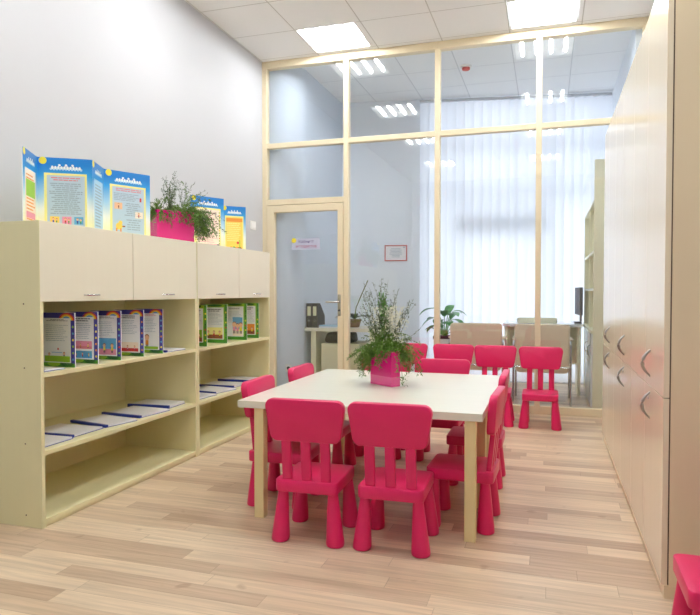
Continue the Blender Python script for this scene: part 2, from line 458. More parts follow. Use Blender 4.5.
# ------------------------------------------------------------------ left shelving
SX = -2.388; SB = XL + .004; ST = 1.533
def shelf_unit(ya, yb, seam, hy, label):
    u = thing('shelf_cabinet', label, 'cabinet', ((SX + SB) / 2, (ya + yb) / 2, 0), 0, 'cream shelf cabinets along the left wall')
    t = .022
    q = MB(); q.box((SB, ya, 0), (SX + (.0 if ya < 3 else 0), ya + t, ST), 'shelf', .001); q.build('side_panel', u)
    q = MB(); q.box((SB, yb - t, 0), (SX, yb, ST), 'shelf', .001); q.build('side_panel', u)
    q = MB(); q.box((SB, ya + t, ST - t), (SX - .020, yb - t, ST), 'shelf'); q.build('top_panel', u)
    q = MB(); q.box((SB, ya + t, .02), (SB + .006, yb - t, ST - t), 'shelf'); q.build('back_panel', u)
    q = MB(); q.box((SB + .006, ya + t, .018), (SX - .002, yb - t, .042), 'shelf'); q.build('bottom_panel', u)
    q = MB(); q.box((SB + .02, ya + t, 0), (SX - .012, yb - t, .018), 'shelf'); q.build('plinth', u)
    for z in (.3848, .7755, 1.152):
        q = MB(); q.box((SB + .006, ya + t, z - t), (SX - (.001 if z < 1 else .02), yb - t, z), 'shelf'); q.build('shelf', u)
    e = [ya, seam, yb]
    for k in range(2):
        a, b = e[k] + .0025, e[k + 1] - .0025
        q = MB(); q.box((SX - .018, a, 1.131), (SX + .001, b, ST), 'door', .0015); dd = q.build('flap_door', u)
        c = hy[k]; z = 1.163
        q = MB(); pts = [(SX, c - .055, z), (SX + .016, c - .05, z), (SX + .026, c - .02, z), (SX + .026, c + .02, z), (SX + .016, c + .05, z), (SX, c + .055, z)]
        q.tube(pts, .0045, 'chrome', 8)
        ho = q.build('handle', dd)
        ho.location = (0, 0, 0)
        for v in ho.data.vertices: v.co += Vector(dd.location)
    # cable/screw holes
    q = MB()
    for z in (.06, .42, .80, 1.12):
        for x in (SX - .10, SB + .12): q.tube([(x, ya - .0012, z), (x, ya + .001, z)], .004, 'gap', 8)
    q.build('screw_cap', u)
    return u
shelf_unit(2.507, 3.966, 3.241, (2.873, 3.607), 'wider nearer cream shelf cabinet holding the blue folding display')
shelf_unit(3.972, 5.204, 4.611, (4.299, 4.941), 'narrower farther cream shelf cabinet holding the green folding display')

# ------------------------------------------------------------------ right cabinets
def tall_cab(ya, yb, seam, hy, label, near=False):
    u = thing('tall_cabinet', label, 'cabinet', (.65, (ya + yb) / 2, 0), 0, 'tall glossy cabinets along the right wall')
    CX = .426; top = 2.415
    q = MB(); q.box((CX + .026, ya, .05), (XR - .004, yb - .001, top), 'cabside', .001); q.build('carcass', u)
    q = MB(); q.box((CX + .010, ya, 0), (XR - .02, yb - .001, .05), 'cabside'); q.build('plinth', u)
    q = MB(); q.box((CX + .021, ya + .004, .052), (CX + .026, yb - .005, top - .002), 'gap'); q.build('door_gap', u)  # dark sheet stands in for the shade in the door gaps
    q = MB(); q.box((CX + .012, ya + .03, .765), (CX + .0255, yb - .03, .781), 'cab'); q.build('mid_rail', u)  # cream strip added behind the seam so it looks lit
    for (z0, z1, hz) in ((.052, .7712, .69), (.7748, top, .872)):
        for k, (a, b) in enumerate(((ya + .001, seam - .0015), (seam + .0015, yb - .002))):
            q = MB(); q.box((CX, a, z0), (CX + .021, b, z1), 'cab', .0012); dd = q.build('door', u)
            if k == 0:
                q = MB(); n = 9; pts = []
                for i in range(n):
                    t = i / (n - 1); a_ = (t - .5) * 2
                    pts.append((CX - .034 * (1 - a_ * a_) + .002, hy + .02 * a_ * 0, hz + a_ * .058))
                q.tube(pts, [.004 + .005 * (1 - abs(2 * i / (n - 1) - 1)) for i in range(n)], 'dmetal', 10)
                q.build('handle', dd)
                if z0 < .5:
                    q = MB(); q.tube([(CX - .004, hy + .04, hz + .028), (CX + .004, hy + .04, hz + .028)], .009, 'dmetal', 12); q.build('lock', dd)
    return u
tall_cab(2.652, 3.60, 3.13, 2.985, 'tall glossy cream cabinet nearest the camera, with its side panel showing')
tall_cab(3.60, 4.53, 4.10, 3.95, 'middle tall glossy cream cabinet of the three at right')
tall_cab(4.53, 5.40, 4.99, 4.85, 'tall glossy cream cabinet at right nearest the glass partition')

# ------------------------------------------------------------------ tables
def table(ya, yb, inset, label):
    xa, xb = -1.547, -.284
    t = thing('activity_table', label, 'table', ((xa + xb) / 2, (ya + yb) / 2, 0), 0, 'low birch tables pushed together')
    q = MB(); q.box((xa, ya, .575), (xb, yb, .6115), 'table', .0006); q.build('tabletop', t)
    for x in (xa + .09, xb - .084):
        for y in (ya + .008, yb - inset):
            q = MB(); q.box((x, y, 0), (x + .053, y + .053, .575), 'tleg', .003); q.build('leg', t)
    return t
table(2.966, 3.6745, .210, 'low pale birch table nearer the camera, between the two front pink chairs')
table(3.6748, 4.383, .065, 'low pale birch table carrying the fern in a pink pot')

# ------------------------------------------------------------------ pink chairs
def make_chair():
    c = thing('kids_chair', 'x', 'chair', (0, 0, 0), 0, None)
    q = MB()
    poly = rpoly([(-.153, -.185), (.153, -.185), (.150, .150), (-.150, .150)], [.028, .028, .024, .024], 5)
    pill(q, poly, .243, .300, .006, lambda u, v, h: (u, v, h), 'pink'); q.build('seat', c, False)
    lean = lambda z: -.158 - (z - .30) * .10
    q = MB()
    poly = rpoly([(-.168, .484), (.168, .484), (.199, .684), (-.199, .684)], [.034, .034, .038, .038], 6)
    pill(q, poly, -.021, .021, .008, lambda u, v, h: (u, lean(v) - h - .010 * math.cos(u * 7) + .010, v), 'pink'); q.build('backrest', c, False)
    for x in (-.095, 0, .095):
        q = MB(); rs = []
        for z in (.288, .36, .42, .51):
            y = lean(z) + .0; w = .0235; t = .0125
            pl = rpoly([(x - w, y - t), (x + w, y - t), (x + w, y + t), (x - w, y + t)], .006, 2)
            rs.append([(p[0], p[1], z) for p in pl])
        q.rings(rs, 'pink'); q.build('slat', c, False)
    for sx in (-1, 1):
        for sy in (-1, 1):
            q = MB()
            q.lathe([(.036, 0), (.0415, .004), (.0435, .012), (.0425, .03), (.0245, .235), (.024, .25)], 'pink',
                    (sx * .137, -.148 if sy < 0 else .118), (sx * .122, -.142 if sy < 0 else .110), 24)
            q.build('leg', c, False)
    return c
proto = make_chair(); used = [False]
def chair(x, y, rz, label, group):
    o = copy_tree(proto) if used[0] else proto; used[0] = True
    o.location = (x, y, 0); o.rotation_euler = (0, 0, R(rz)); o['label'] = label; o['group'] = group
    return o
G1 = 'pink chairs around the birch tables'; G2 = 'pink chairs along the glass partition'
chair(-1.073, 2.893, 1.5, 'pink plastic child chair at the near table edge, left of the two seen from behind', G1)
chair(-.672, 2.908, 1, 'pink plastic child chair at the near table edge, right of the two seen from behind', G1)
chair(-1.397, 3.295, -89, 'pink plastic child chair at the left table side, nearer one', G1)
chair(-1.397, 3.95, -90, 'pink plastic child chair at the left table side, farther one', G1)
chair(-.424, 3.262, 88, 'pink plastic child chair at the right table side, nearer one beside the table leg', G1)
chair(-.438, 3.99, 90, 'pink plastic child chair at the right table side, farther one', G1)
chair(-.725, 4.45, 180, 'pink plastic child chair at the far table edge, right of the fern', G1)
chair(-1.16, 4.45, 181, 'pink plastic child chair at the far table edge, hidden behind the fern', G1)
chair(-.055, 5.755, 180, 'pink plastic child chair rightmost of the row along the glass partition', G2)
chair(-.455, 5.775, 181, 'pink plastic child chair second from right along the glass partition', G2)
chair(-.848, 5.80, 180, 'pink plastic child chair second from left along the glass partition', G2)
chair(-1.29, 5.80, 179, 'pink plastic child chair leftmost along the partition, half hidden by the fern', G2)
chair(.556, 2.19, 89, 'pink plastic child chair cut off at the bottom right, beside the tall cabinet', 'pink chair by the right wall')

# ------------------------------------------------------------------ printed boards
class Panel:
    """thin printed board standing between plan points a and b"""
    def __init__(s, a, b, z0, z1, th=.004):
        s.a = Vector((a[0], a[1], 0)); s.b = Vector((b[0], b[1], 0)); s.z0 = z0; s.z1 = z1
        s.u = (s.b - s.a); s.w = s.u.length; s.u.normalize(); s.h = z1 - z0
        s.n = Vector((s.u.y, -s.u.x, 0)); s.mb = MB(); s.lv = 0
        p = [s.a, s.b, s.b - s.n * th, s.a - s.n * th]
        s.mb.rings([[(v.x, v.y, z) for v in p] for z in (z0, z1)], 'offwhite', smooth=False)
    def P(s, u, v, d=0):
        q = s.a + s.u * (u * s.w) + s.n * d; return (q.x, q.y, s.z0 + v * s.h)
    def rect(s, u0, v0, u1, v1, m, lv=1):
        d = .00025 * (lv + s.lv)
        s.mb.add([s.P(u0, v0, d), s.P(u1, v0, d), s.P(u1, v1, d), s.P(u0, v1, d)], [(0, 1, 2, 3)], m)
    def disk(s, u, v, r, m, lv=1, a0=0, a1=2 * PI, ru=None):
        d = .00025 * (lv + s.lv); ru = ru or r * s.h / s.w; n = 16
        vs = [s.P(u, v, d)] + [s.P(u + ru * math.cos(a0 + (a1 - a0) * i / n), v + r * math.sin(a0 + (a1 - a0) * i / n), d) for i in range(n + 1)]
        s.mb.add(vs, [(0, i + 1, i + 2) for i in range(n)], m)
    def lines(s, u0, u1, v0, v1, n, m, lv=3, rng=None, center=False, fill=.5):
        rng = rng or random
        for i in range(n):
            v = v1 - (v1 - v0) * (i + .2) / n; hh = (v1 - v0) / n * fill
            k = rng.uniform(.72, 1.0) if not center else rng.uniform(.6, 1)
            a, b = (u0, u0 + (u1 - u0) * k) if not center else ((u0 + u1) / 2 - (u1 - u0) * k / 2, (u0 + u1) / 2 + (u1 - u0) * k / 2)
            # broken into words
            x = a
            while x < b - .01:
                e = min(b, x + rng.uniform(.04, .14)); s.rect(x, v - hh, e, v, m, lv); x = e + .012
    def child(s, u, v, sz, body, rng):
        """tiny printed child figure"""
        s.disk(u, v + sz * .78, sz * .2, 'skin', 6); s.disk(u, v + sz * .86, sz * .2, 'brown', 5)
        s.rect(u - sz * .18, v + sz * .25, u + sz * .18, v + sz * .62, body, 5)
        s.rect(u - sz * .14, v, u - sz * .03, v + sz * .27, 'dark', 5); s.rect(u + sz * .03, v, u + sz * .14, v + sz * .27, 'dark', 5)
    def picture(s, u0, v0, u1, v1, bg, ground, rng):
        s.rect(u0, v0, u1, v1, bg, 3); s.rect(u0, v0, u1, v0 + (v1 - v0) * .35, ground, 4)
        n = 3
        for i in range(n):
            u = u0 + (u1 - u0) * (i + .5) / n
            s.child(u, v0 + (v1 - v0) * .12, (v1 - v0) * .62 * rng.uniform(.8, 1), rng.choice(['red', 'yellow', 'bluecard', 'orange', 'pinkp']), rng)
    def build(s, name, parent): return s.mb.build(name, parent)

def parent_board(a, b, z0, z1, style, seed):
    p = Panel(a, b, z0, z1); g = random.Random(seed)
    cols = ['bluebright', 'bluebright', 'bluebright', 'bluemid', 'bluemid', 'bluepale', 'bluepale', 'offwhite', 'offwhite']
    edges = [1, .93, .86, .78, .68, .58, .48, .38, .2, 0]
    p.rect(0, 0, 1, 1, 'grad', 1)
    p.disk(.10, .955, .05, 'yellow', 3)
    # white bubble title
    for r, (v, n, hh) in enumerate(((.90, 3, .016), (.865, 10, .024), (.845, 11, .017))):
        for i in range(n):
            u = .52 + (i - (n - 1) / 2) * (.055 if r else .12)
            p.disk(u, v, hh * g.uniform(.85, 1.1), 'offwhite' if r < 2 else 'bluepale', 4 - r, ru=.024)
    if style != 'slim':
        p.rect(.12, .0, .90, .79, 'paleyellow' if style != 'gold' else 'paleyellow', 2)
        p.rect(.17, .03, .86, .76, {'gold': 'gold', 'peach': 'peach'}.get(style, 'greyblue'), 3)
    if style == 'text':
        p.lines(.24, .78, .68, .74, 2, 'redtext', 4, g, True)
        p.lines(.20, .83, .22, .66, 16, 'greytext', 4, g, True, .55)
        for k, c in enumerate(('gold', 'pinkp', 'sky')):
            u = .22 + .22 * k; p.rect(u, .09, u + .17, .195, c, 4); p.child(u + .06, .095, .08, g.choice(['red', 'bluecard', 'orange']), g); p.child(u + .12, .095, .07, 'green', g)
    elif style == 'pictures':
        p.lines(.24, .8, .69, .745, 2, 'redtext', 4, g, True)
        p.lines(.20, .75, .55, .67, 5, 'greytext', 4, g, False, .5)
        p.rect(.76, .56, .80, .62, 'red', 5)
        p.rect(.21, .42, .38, .52, 'skin', 4); p.child(.30, .43, .075, 'brown', g)
        p.lines(.42, .80, .32, .53, 7, 'greytext', 4, g, True, .5)
        p.rect(.66, .30, .83, .40, 'peach', 4); p.child(.74, .31, .075, 'red', g)
        p.lines(.45, .80, .10, .28, 5, 'greytext', 4, g, True, .45)
        p.disk(.31, .16, .055, 'gold', 4); p.disk(.34, .215, .032, 'gold', 4); p.rect(.24, .06, .27, .13, 'orange', 5); p.rect(.33, .05, .36, .13, 'orange', 5); p.rect(.38, .15, .44, .17, 'brown', 5)
    elif style == 'peach':
        p.lines(.22, .80, .06, .70, 16, 'pinkp', 4, g, False, .25)
        for k in range(14): p.disk(.855, .06 + .05 * k, .012, g.choice(['green', 'red', 'orange']), 5); p.disk(.18, .06 + .05 * k, .012, g.choice(['green', 'gold', 'orange']), 5)
        p.rect(.78, .03, .86, .09, 'dark', 4)
    elif style == 'gold':
        p.rect(.17, .66, .86, .74, 'orange', 4); p.lines(.2, .82, .22, .64, 10, 'paleyellow', 4, g, False, .5)
        for k in range(4): p.disk(.38 + .12 * k, .07, .045, g.choice(['red', 'orange', 'green', 'brown']), 5)
        p.rect(.72, .08, .76, .26, 'lime', 5); p.disk(.66, .2, .03, 'red', 5)
    elif style == 'slim':
        p.rect(.14, .03, .86, .76, 'peach' if seed % 2 else 'bluepale', 3)
        p.lines(.22, .80, .08, .70, 14, 'orange' if seed % 2 else 'greytext', 4, g, False, .45)
        if seed % 2: p.rect(.2, .4, .8, .62, 'lime', 5); p.rect(.2, .12, .8, .2, 'pinkp', 5)
    return p
Z0, Z1 = ST + .001, 1.952
bd = thing('folding_display', 'zigzag blue and yellow parent notice boards on the near cabinet top, left of the fern', 'display board', (-2.65, 3.15, ST))
V = [(-2.655, 2.680), (-2.788, 2.919), (-2.546, 3.083), (-2.659, 3.326), (-2.527, 3.617)]
for k, st in enumerate(('slim', 'text', 'slim', 'pictures')): parent_board(V[k], V[k + 1], Z0, Z1, st, 11 + 2 * k + (k == 2)).build('panel', bd)
bd = thing('folding_display', 'zigzag blue parent notice boards with peach and gold pages, right of the shelf fern', 'display board', (-2.65, 4.75, ST))
V = [(-2.715, 4.42), (-2.572, 4.700), (-2.715, 4.93), (-2.565, 5.085)]
for k, st in enumerate(('peach', 'slim', 'gold')): parent_board(V[k], V[k + 1], Z0, Z1 - .01 * k, st, 30 + 2 * k).build('panel', bd)

def story_panel(a, b, z0, z1, style, seed):
    p = Panel(a, b, z0, z1); g = random.Random(seed)
    if style == 'blue':
        p.rect(0, 0, 1, 1, 'purple', 1)
        for k, c in enumerate(('red', 'orange', 'yellow', 'sky')): p.disk(.75, .86, .135 - .02 * k, c, 2 + k, 0, PI, ru=.24 - .035 * k)
        p.rect(0, 0, 1, .07, 'green', 2); p.disk(.35, .055, .05, 'lime', 3, ru=.2); p.disk(.75, .055, .05, 'dkgreen', 3, ru=.18)
        for k in range(6): p.disk(.945, .14 + .12 * k, .022, g.choice(['red', 'yellow', 'lime', 'sky', 'orange']), 3)
        p.rect(.05, .075, .88, .90, 'offwhite', 6)
    else:
        p.rect(0, 0, 1, 1, 'lime', 1); p.rect(0, 0, 1, .10, 'green', 2); p.rect(.9, 0, 1, 1, 'green', 2)
        for k in range(6): p.disk(.95, .14 + .13 * k, .022, g.choice(['yellow', 'dkgreen', 'red']), 3)
        p.disk(.5, .965, .03, 'dkgreen', 3, ru=.3)
        p.rect(.07, .09, .86, .92, 'offwhite', 6)
    p.lv = 6
    return p, g
def folding_book(fronts, xb, xf, z0, z1, style, obj):
    F = [Vector((xf, y)) for y in fronts]
    for k, f in enumerate(F):
        back = Vector((xb, f.y + .012))
        p, g = story_panel(back, f, z0, z1, style, 50 + k + (9 if style == 'green' else 0))
        p.lines(.14, .80, .80 if k % 2 else .84, .88, 2 if k != 4 else 3, 'redtext' if k == 4 else 'dark', 8, g, True, .4)
        p.lines(.12, .82, .46, .78, 9, 'greytext', 8, g, False, .22)
        if style == 'blue':
            if k == 0: p.rect(.08, .09, .86, .2, 'lime', 7); p.child(.22, .12, .13, 'red', g); p.child(.68, .14, .13, 'bluecard', g); p.disk(.5, .33, .02, 'red', 8); p.rect(.3, .26, .62, .27, 'sky', 8)
            elif k == 1: p.picture(.10, .28, .82, .43, 'pinkp', 'redtext', g); p.picture(.22, .10, .82, .24, 'sky', 'bluemid', g)
            elif k == 2: p.picture(.08, .10, .85, .44, 'sky', 'pinkp', g)
            elif k == 3: p.picture(.10, .10, .82, .30, 'peach', 'red', g)
            else: p.rect(.1, .09, .84, .15, 'lime', 7); p.child(.45, .11, .30, 'orange', g)
        else:
            pic = [('lime', 'brown'), ('paleyellow', 'brown'), ('sky', 'peach'), ('orange', 'brown')][k % 4]
            p.picture(.12 if k != 2 else .4, .11, .82, .40 if k != 2 else .62, pic[0], pic[1], g)
        p.build('panel', obj)
        if k < len(F) - 1:      # the returning page behind
            nb = Vector((xb, F[k + 1].y + .012))
            q = Panel(f + Vector((0, .006)), nb + Vector((0, -.006)), z0, z1)
            q.rect(0, 0, 1, 1, 'purple' if style == 'blue' else 'lime', 1); q.rect(.1, .08, .9, .9, 'offwhite', 2)
            q.build('panel', obj)
fb = thing('folding_book', 'blue bordered zigzag storybook with rainbow headers, standing on the upper shelf', 'folding book', (-2.5, 3.15, .7755))
folding_book([2.765, 2.945, 3.145, 3.365, 3.57], -2.63, -2.405, .7765, 1.068, 'blue', fb)
fb = thing('folding_book', 'green bordered zigzag storybook standing on the farther upper shelf', 'folding book', (-2.5, 4.55, .7755))
folding_book([4.13, 4.44, 4.78, 5.01], -2.63, -2.405, .7765, 1.082, 'green', fb)

# report folders lying on the shelves
def folder(front, rz, z, label, wd=.24, thick=.012, group='white report folders with blue spines'):
    """front: plan point of the spine's room-side end; spine runs back to the wall"""
    f = thing('report_folder', label, 'folder', (front[0], front[1], z), 0, group)
    mx = Matrix.Translation((front[0], front[1], z)) @ Matrix.Rotation(R(rz), 4, 'Z')
    q = MB(); q.box((-.31, 0, .0005), (0, wd, .0025), 'bluecard', 0, mx); q.build('back_cover', f)
    q = MB(); q.box((-.305, .004, .0025), (-.004, wd - .004, thick), 'paper', 0, mx); q.build('pages', f)
    q = MB(); q.box((-.312, -.010, .0005), (.004, .012, thick + .005), 'bluecard', .003, mx); q.build('spine', f)
ZS = .3850
folder((-2.445, 2.545), 0, ZS, 'white folder nearest the end panel on the middle shelf, blue spine hidden', .245)
folder((-2.462, 2.805), 0, ZS, 'second white folder from the end panel on the middle shelf', .25)
folder((-2.458, 3.075), -12, ZS, 'middle white folder of five on the near middle shelf, spine tilted', .232)
folder((-2.440, 3.372), -6, ZS, 'fourth white folder from the end panel on the middle shelf', .285)
folder((-2.452, 3.700), 3, ZS, 'white folder on the near middle shelf next to the cabinet divider', .228, .018)
folder((-2.450, 4.07), -6, ZS, 'white folder on the far middle shelf just past the divider', .24)
folder((-2.462, 4.345), -10, ZS, 'second white folder past the divider on the far middle shelf', .27)
folder((-2.470, 4.66), 0, ZS, 'third white folder past the divider on the far middle shelf', .245, .016)
folder((-2.450, 4.93), 0, ZS, 'farthest white folder on the middle shelf, beside the table end', .24, .026)
folder((-2.415, 2.545), 0, .776, 'white folder in front of the blue zigzag storybook, upper shelf', .16, .006)
folder((-2.42, 3.63), 0, .776, 'white folder right of the blue zigzag storybook, upper shelf', .24, .010)

# ------------------------------------------------------------------ plants
ZMIN = -1
def leaflet(mb, p, d, ln, w, m):
    if p.z < ZMIN or (p + d.normalized() * ln).z < ZMIN: return
    d = d.normalized(); s = d.cross(Vector((random.gauss(0, 1), random.gauss(0, 1), random.gauss(0, 1))))
    if s.length < 1e-3: return
    s = s.normalized() * w
    mb.add([p - s * .3, p + d * ln * .5 - s, p + d * ln, p + d * ln * .5 + s], [(0, 1, 2, 3)], m)
def spray(leaf, stem, base, d0, length, droop, n, ln, w, mleaf, mstem='twig', sr=.0014, wob=.12):
    p = Vector(base); d = Vector(d0).normalized(); pts = [p.copy()]; k = 9; st = length / k
    for i in range(k):
        d = (d + Vector((random.gauss(0, wob), random.gauss(0, wob), random.gauss(0, wob) - droop / k))).normalized()
        p = p + d * st; pts.append(p.copy())
    stem.tube(pts, [sr * (1 - .7 * i / k) for i in range(k + 1)], mstem, 4)
    for i in range(n):
        t = random.uniform(.12, 1) * k; a = min(int(t), k - 1); q = pts[a].lerp(pts[a + 1], t - a)
        dd = (pts[a + 1] - pts[a]).normalized() * .7 + Vector((random.gauss(0, .7), random.gauss(0, .7), random.gauss(0, .7)))
        leaflet(leaf, q, dd, ln * random.uniform(.6, 1.2), w, mleaf)
def rect_pot(name_parent, c, ang, w, dp, z0, z1, low='pot2'):
    mx = Matrix.Translation((c[0], c[1], 0)) @ Matrix.Rotation(ang, 4, 'Z')
    q = MB(); t = .006; hw, hd = w / 2, dp / 2; zm = z0 + (z1 - z0) * .27
    for (a, b) in (((-hw, -hd), (hw, -hd + t)), ((-hw, hd - t), (hw, hd)), ((-hw, -hd + t), (-hw + t, hd - t)), ((hw - t, -hd + t), (hw, hd - t))):
        q.box((a[0], a[1], zm), (b[0], b[1], z1), 'pot', 0, mx); q.box((a[0], a[1], z0), (b[0], b[1], zm), low, 0, mx)
    q.box((-hw + t, -hd + t, z0), (hw - t, hd - t, z0 + t), low, 0, mx)
    q.build('pot', name_parent)
    q = MB(); q.box((-hw + t, -hd + t, z1 - .05), (hw - t, hd - t, z1 - .02), 'soil', 0, mx); q.build('moss', name_parent)
    return mx
random.seed(5); ZMIN = .614
pl = thing('potted_fern', 'artificial fern with cream blooms in a magenta pot, on the table', 'plant', (-.935, 3.735, .6115))
mx = rect_pot(pl, (-.945, 3.732), R(-36), .20, .068, .612, .826)
lf, stm, blm = MB(), MB(), MB()
for i in range(190):
    a = random.uniform(0, 2 * PI); rr = random.uniform(.2, 1)
    b = mx @ Vector((math.cos(a) * .085 * rr, math.sin(a) * .026 * rr, .80))
    out = (mx.to_3x3() @ Vector((math.cos(a), math.sin(a) * .8, 0)))
    right = out.x > 0
    front = out.x * .3 - out.y * .95
    if front > .45 and i % 4: out = out * .15; 
    spray(lf, stm, b, out * random.uniform(.5, 1.3) + Vector((0, 0, random.uniform(.5, 1.3))), random.uniform(.12, .23) * (1.08 if right else 1), random.uniform(2.0, 3.4), 48, .021, .0026, 'fern', wob=.10)
for i in range(14):      # upright dense plume
    b = mx @ Vector((random.gauss(.005, .006), random.gauss(0, .006), .80))
    spray(lf, stm, b, Vector((random.gauss(-.01, .018), random.gauss(0, .018), 1)), random.uniform(.22, .38), 0, 80, .028, .0026, 'plume', wob=.03)
for i in range(60):      # loose twigs
    b = mx @ Vector((random.uniform(-.08, .08), random.uniform(-.025, .025), .80))
    spray(lf, stm, b, Vector((random.gauss(.0, .30), random.gauss(0, .3), 1)), random.uniform(.22, .40), .1, 46, .015, .0019, 'fern2', wob=.08)
for i in range(10):
    b = mx @ Vector((random.uniform(-.03, .03), random.uniform(-.025, .025), .80))
    spray(lf, stm, b, Vector((random.gauss(-.02, .09), random.gauss(0, .09), 1)), random.uniform(.38, .465), 0, 60, .018, .0018, 'fern2', wob=.05)
for i in range(1000):     # cream blooms
    p = mx @ Vector((random.uniform(-.10, .10), random.gauss(.02, .04), random.uniform(.84, 1.09)))
    for k in range(2): leaflet(blm, p, Vector((random.gauss(0, 1), random.gauss(0, 1), random.gauss(0, 1))), .014, .0036, 'bloom')
for i in range(40):      # sprig drooping to the tabletop right of the pot
    p = Vector((-.812 + random.gauss(0, .018), 3.64 + random.gauss(0, .015), .645 + random.uniform(-.03, .04)))
    leaflet(lf, p, Vector((random.gauss(0, 1), random.gauss(0, 1), random.gauss(0, 1))), .02, .0025, 'fern')
stm.tube([(-.86, 3.69, .80), (-.83, 3.665, .75), (-.812, 3.64, .63)], .0015, 'twig', 4)
lf.build('foliage', pl); stm.build('stems', pl); blm.build('blooms', pl)

random.seed(9); ZMIN = 1.537
pl = thing('potted_fern', 'trailing fern in a magenta pot, on top of the shelf cabinet', 'plant', (-2.535, 3.885, ST))
mx = rect_pot(pl, (-2.535, 3.885), R(57), .275, .13, ST + .001, 1.745, 'pot')
lf, stm = MB(), MB()
for i in range(190):
    u = random.uniform(-.13, .13) if i % 3 else random.uniform(.05, .135)
    b = mx @ Vector((u, random.uniform(-.055, .055), 1.73))
    side = mx.to_3x3() @ Vector((random.gauss(.25 + u * 4, .5), random.gauss(-.25, .6), 0))
    spray(lf, stm, b, side + Vector((0, 0, random.uniform(.4, 1))), random.uniform(.09, .17) + (.10 if u > .08 else 0), random.uniform(1.8, 3.6), 44, .021, .0027, 'fern', wob=.12)
for i in range(60):
    b = mx @ Vector((random.uniform(.08, .13), random.uniform(-.055, .055), 1.73))
    side = mx.to_3x3() @ Vector((random.uniform(.6, 1.3), random.gauss(-.2, .4), 0))
    spray(lf, stm, b, side + Vector((0, 0, random.uniform(.1, .9))), random.uniform(.16, .31), random.uniform(1.2, 3.4), 48, .020, .0026, 'fern2' if i % 3 else 'fern', wob=.14)
for i in range(16):
    b = mx @ Vector((random.gauss(-.02, .02), random.uniform(-.03, .03), 1.73))
    spray(lf, stm, b, Vector((random.gauss(0, .16), random.gauss(0, .22), 1)), random.uniform(.18, .29), .0, 60, .019, .0017, 'fern2', wob=.10)
for i in range(10):
    b = mx @ Vector((random.uniform(.02, .12), random.uniform(-.05, .05), 1.73))
    spray(lf, stm, b, Vector((random.gauss(.1, .2), random.gauss(.4, .25), 1)), random.uniform(.16, .27), .2, 40, .018, .0017, 'fern2', wob=.12)
lf.build('foliage', pl); stm.build('stems', pl)

# ------------------------------------------------------------------ small wall items
sw = thing('light_switch', 'small white light switch on the left wall beside the glass partition', 'switch', (XL, 6.09, 1.885))
q = MB(); q.box((XL, 6.03, 1.84), (XL + .010, 6.15, 1.93), 'white', .003); q.build('plate', sw)
q = MB(); q.box((XL + .010, 6.05, 1.853), (XL + .015, 6.13, 1.917), 'offwhite', .002); q.build('rocker', sw)
sk = thing('wall_socket', 'small white socket low on the office wall behind the glass door', 'socket', (-2.72, 6.42, .33))
q = MB(); q.box((-2.755, 6.41, .30), (-2.685, 6.42, .38), 'white', .003); q.build('plate', sk)
q = MB(); q.tube([(-2.72, 6.4085, .34), (-2.72, 6.4105, .34)], .02, 'dgrey', 14); q.build('socket_hole', sk)
sd = thing('smoke_detector', 'red and white smoke detector on the office ceiling', 'smoke detector', (-.88, 7.10, ZC))
q = MB(); q.lathe([(.058, ZC - .022), (.062, ZC - .015), (.062, ZC)], 'white', (-.88, 7.10), (-.88, 7.10), 24); q.build('base', sd)
q = MB(); q.lathe([(.028, ZC - .05), (.042, ZC - .042), (.044, ZC - .022)], 'red', (-.88, 7.10), (-.88, 7.10), 24); q.build('sensor', sd)

# ------------------------------------------------------------------ office beyond the glass
# vertical blinds
vb = thing('vertical_blind', 'white floor length vertical blind across the office window', 'blind', (-.42, owall_y(-.42) - .06, 0))
q = MB(); wbar(q, WX0 + .005, WX1 - .01, ZC - .055, ZC - .02, -.075, -.035, 'wframe'); q.build('headrail', vb)
n = 21; pitch = (WX1 - .02 - WX0) / n
for i in range(n):
    x = WX0 + .01 + pitch * (i + .5); cy = owall_y(x) - .055
    ang = skew + R(-36 if i in (10, 15, 16, 17, 18, 19) else (-22 if i in (8, 11) else -13)); hw = .0625
    q = MB(); cols = []
    for k in range(5):
        t = -1 + k * .5; dx = math.cos(ang) * hw * t; dy = math.sin(ang) * hw * t
        bow = .006 * (1 - t * t)
        cols.append((x + dx + math.sin(ang) * bow, cy + dy - math.cos(ang) * bow))
    vs = [(c[0], c[1], z) for z in (.03, ZC - .06) for c in cols]
    q.add(vs, [(k, k + 1, k + 6, k + 5) for k in range(4)], 'slat', True); q.build('slat', vb)

# certificate
cf = thing('framed_certificate', 'small red framed certificate on the pale office wall', 'certificate', (-1.905, owall_y(-1.9), 1.69))
q = MB(); X0, X1, A, B = -2.055, -1.765, 1.585, 1.795
for x0, x1, z0, z1 in ((X0, X1, A, A + .014), (X0, X1, B - .014, B), (X0, X0 + .012, A, B), (X1 - .012, X1, A, B)): wbar(q, x0, x1, z0, z1, -.016, -.001, 'redframe')
q.build('frame', cf)
q = MB(); wbar(q, X0 + .01, X1 - .01, A + .01, B - .01, -.008, -.001, 'paper')
g = random.Random(3)
for k in range(7):
    w_ = g.uniform(.05, .10); wbar(q, -1.91 - w_, -1.91 + w_, B - .05 - .018 * k, B - .044 - .018 * k, -.0088, -.008, 'greytext')
wbar(q, -1.815, -1.795, B - .035, B - .022, -.0088, -.008, 'greytext')
q.build('paper', cf)

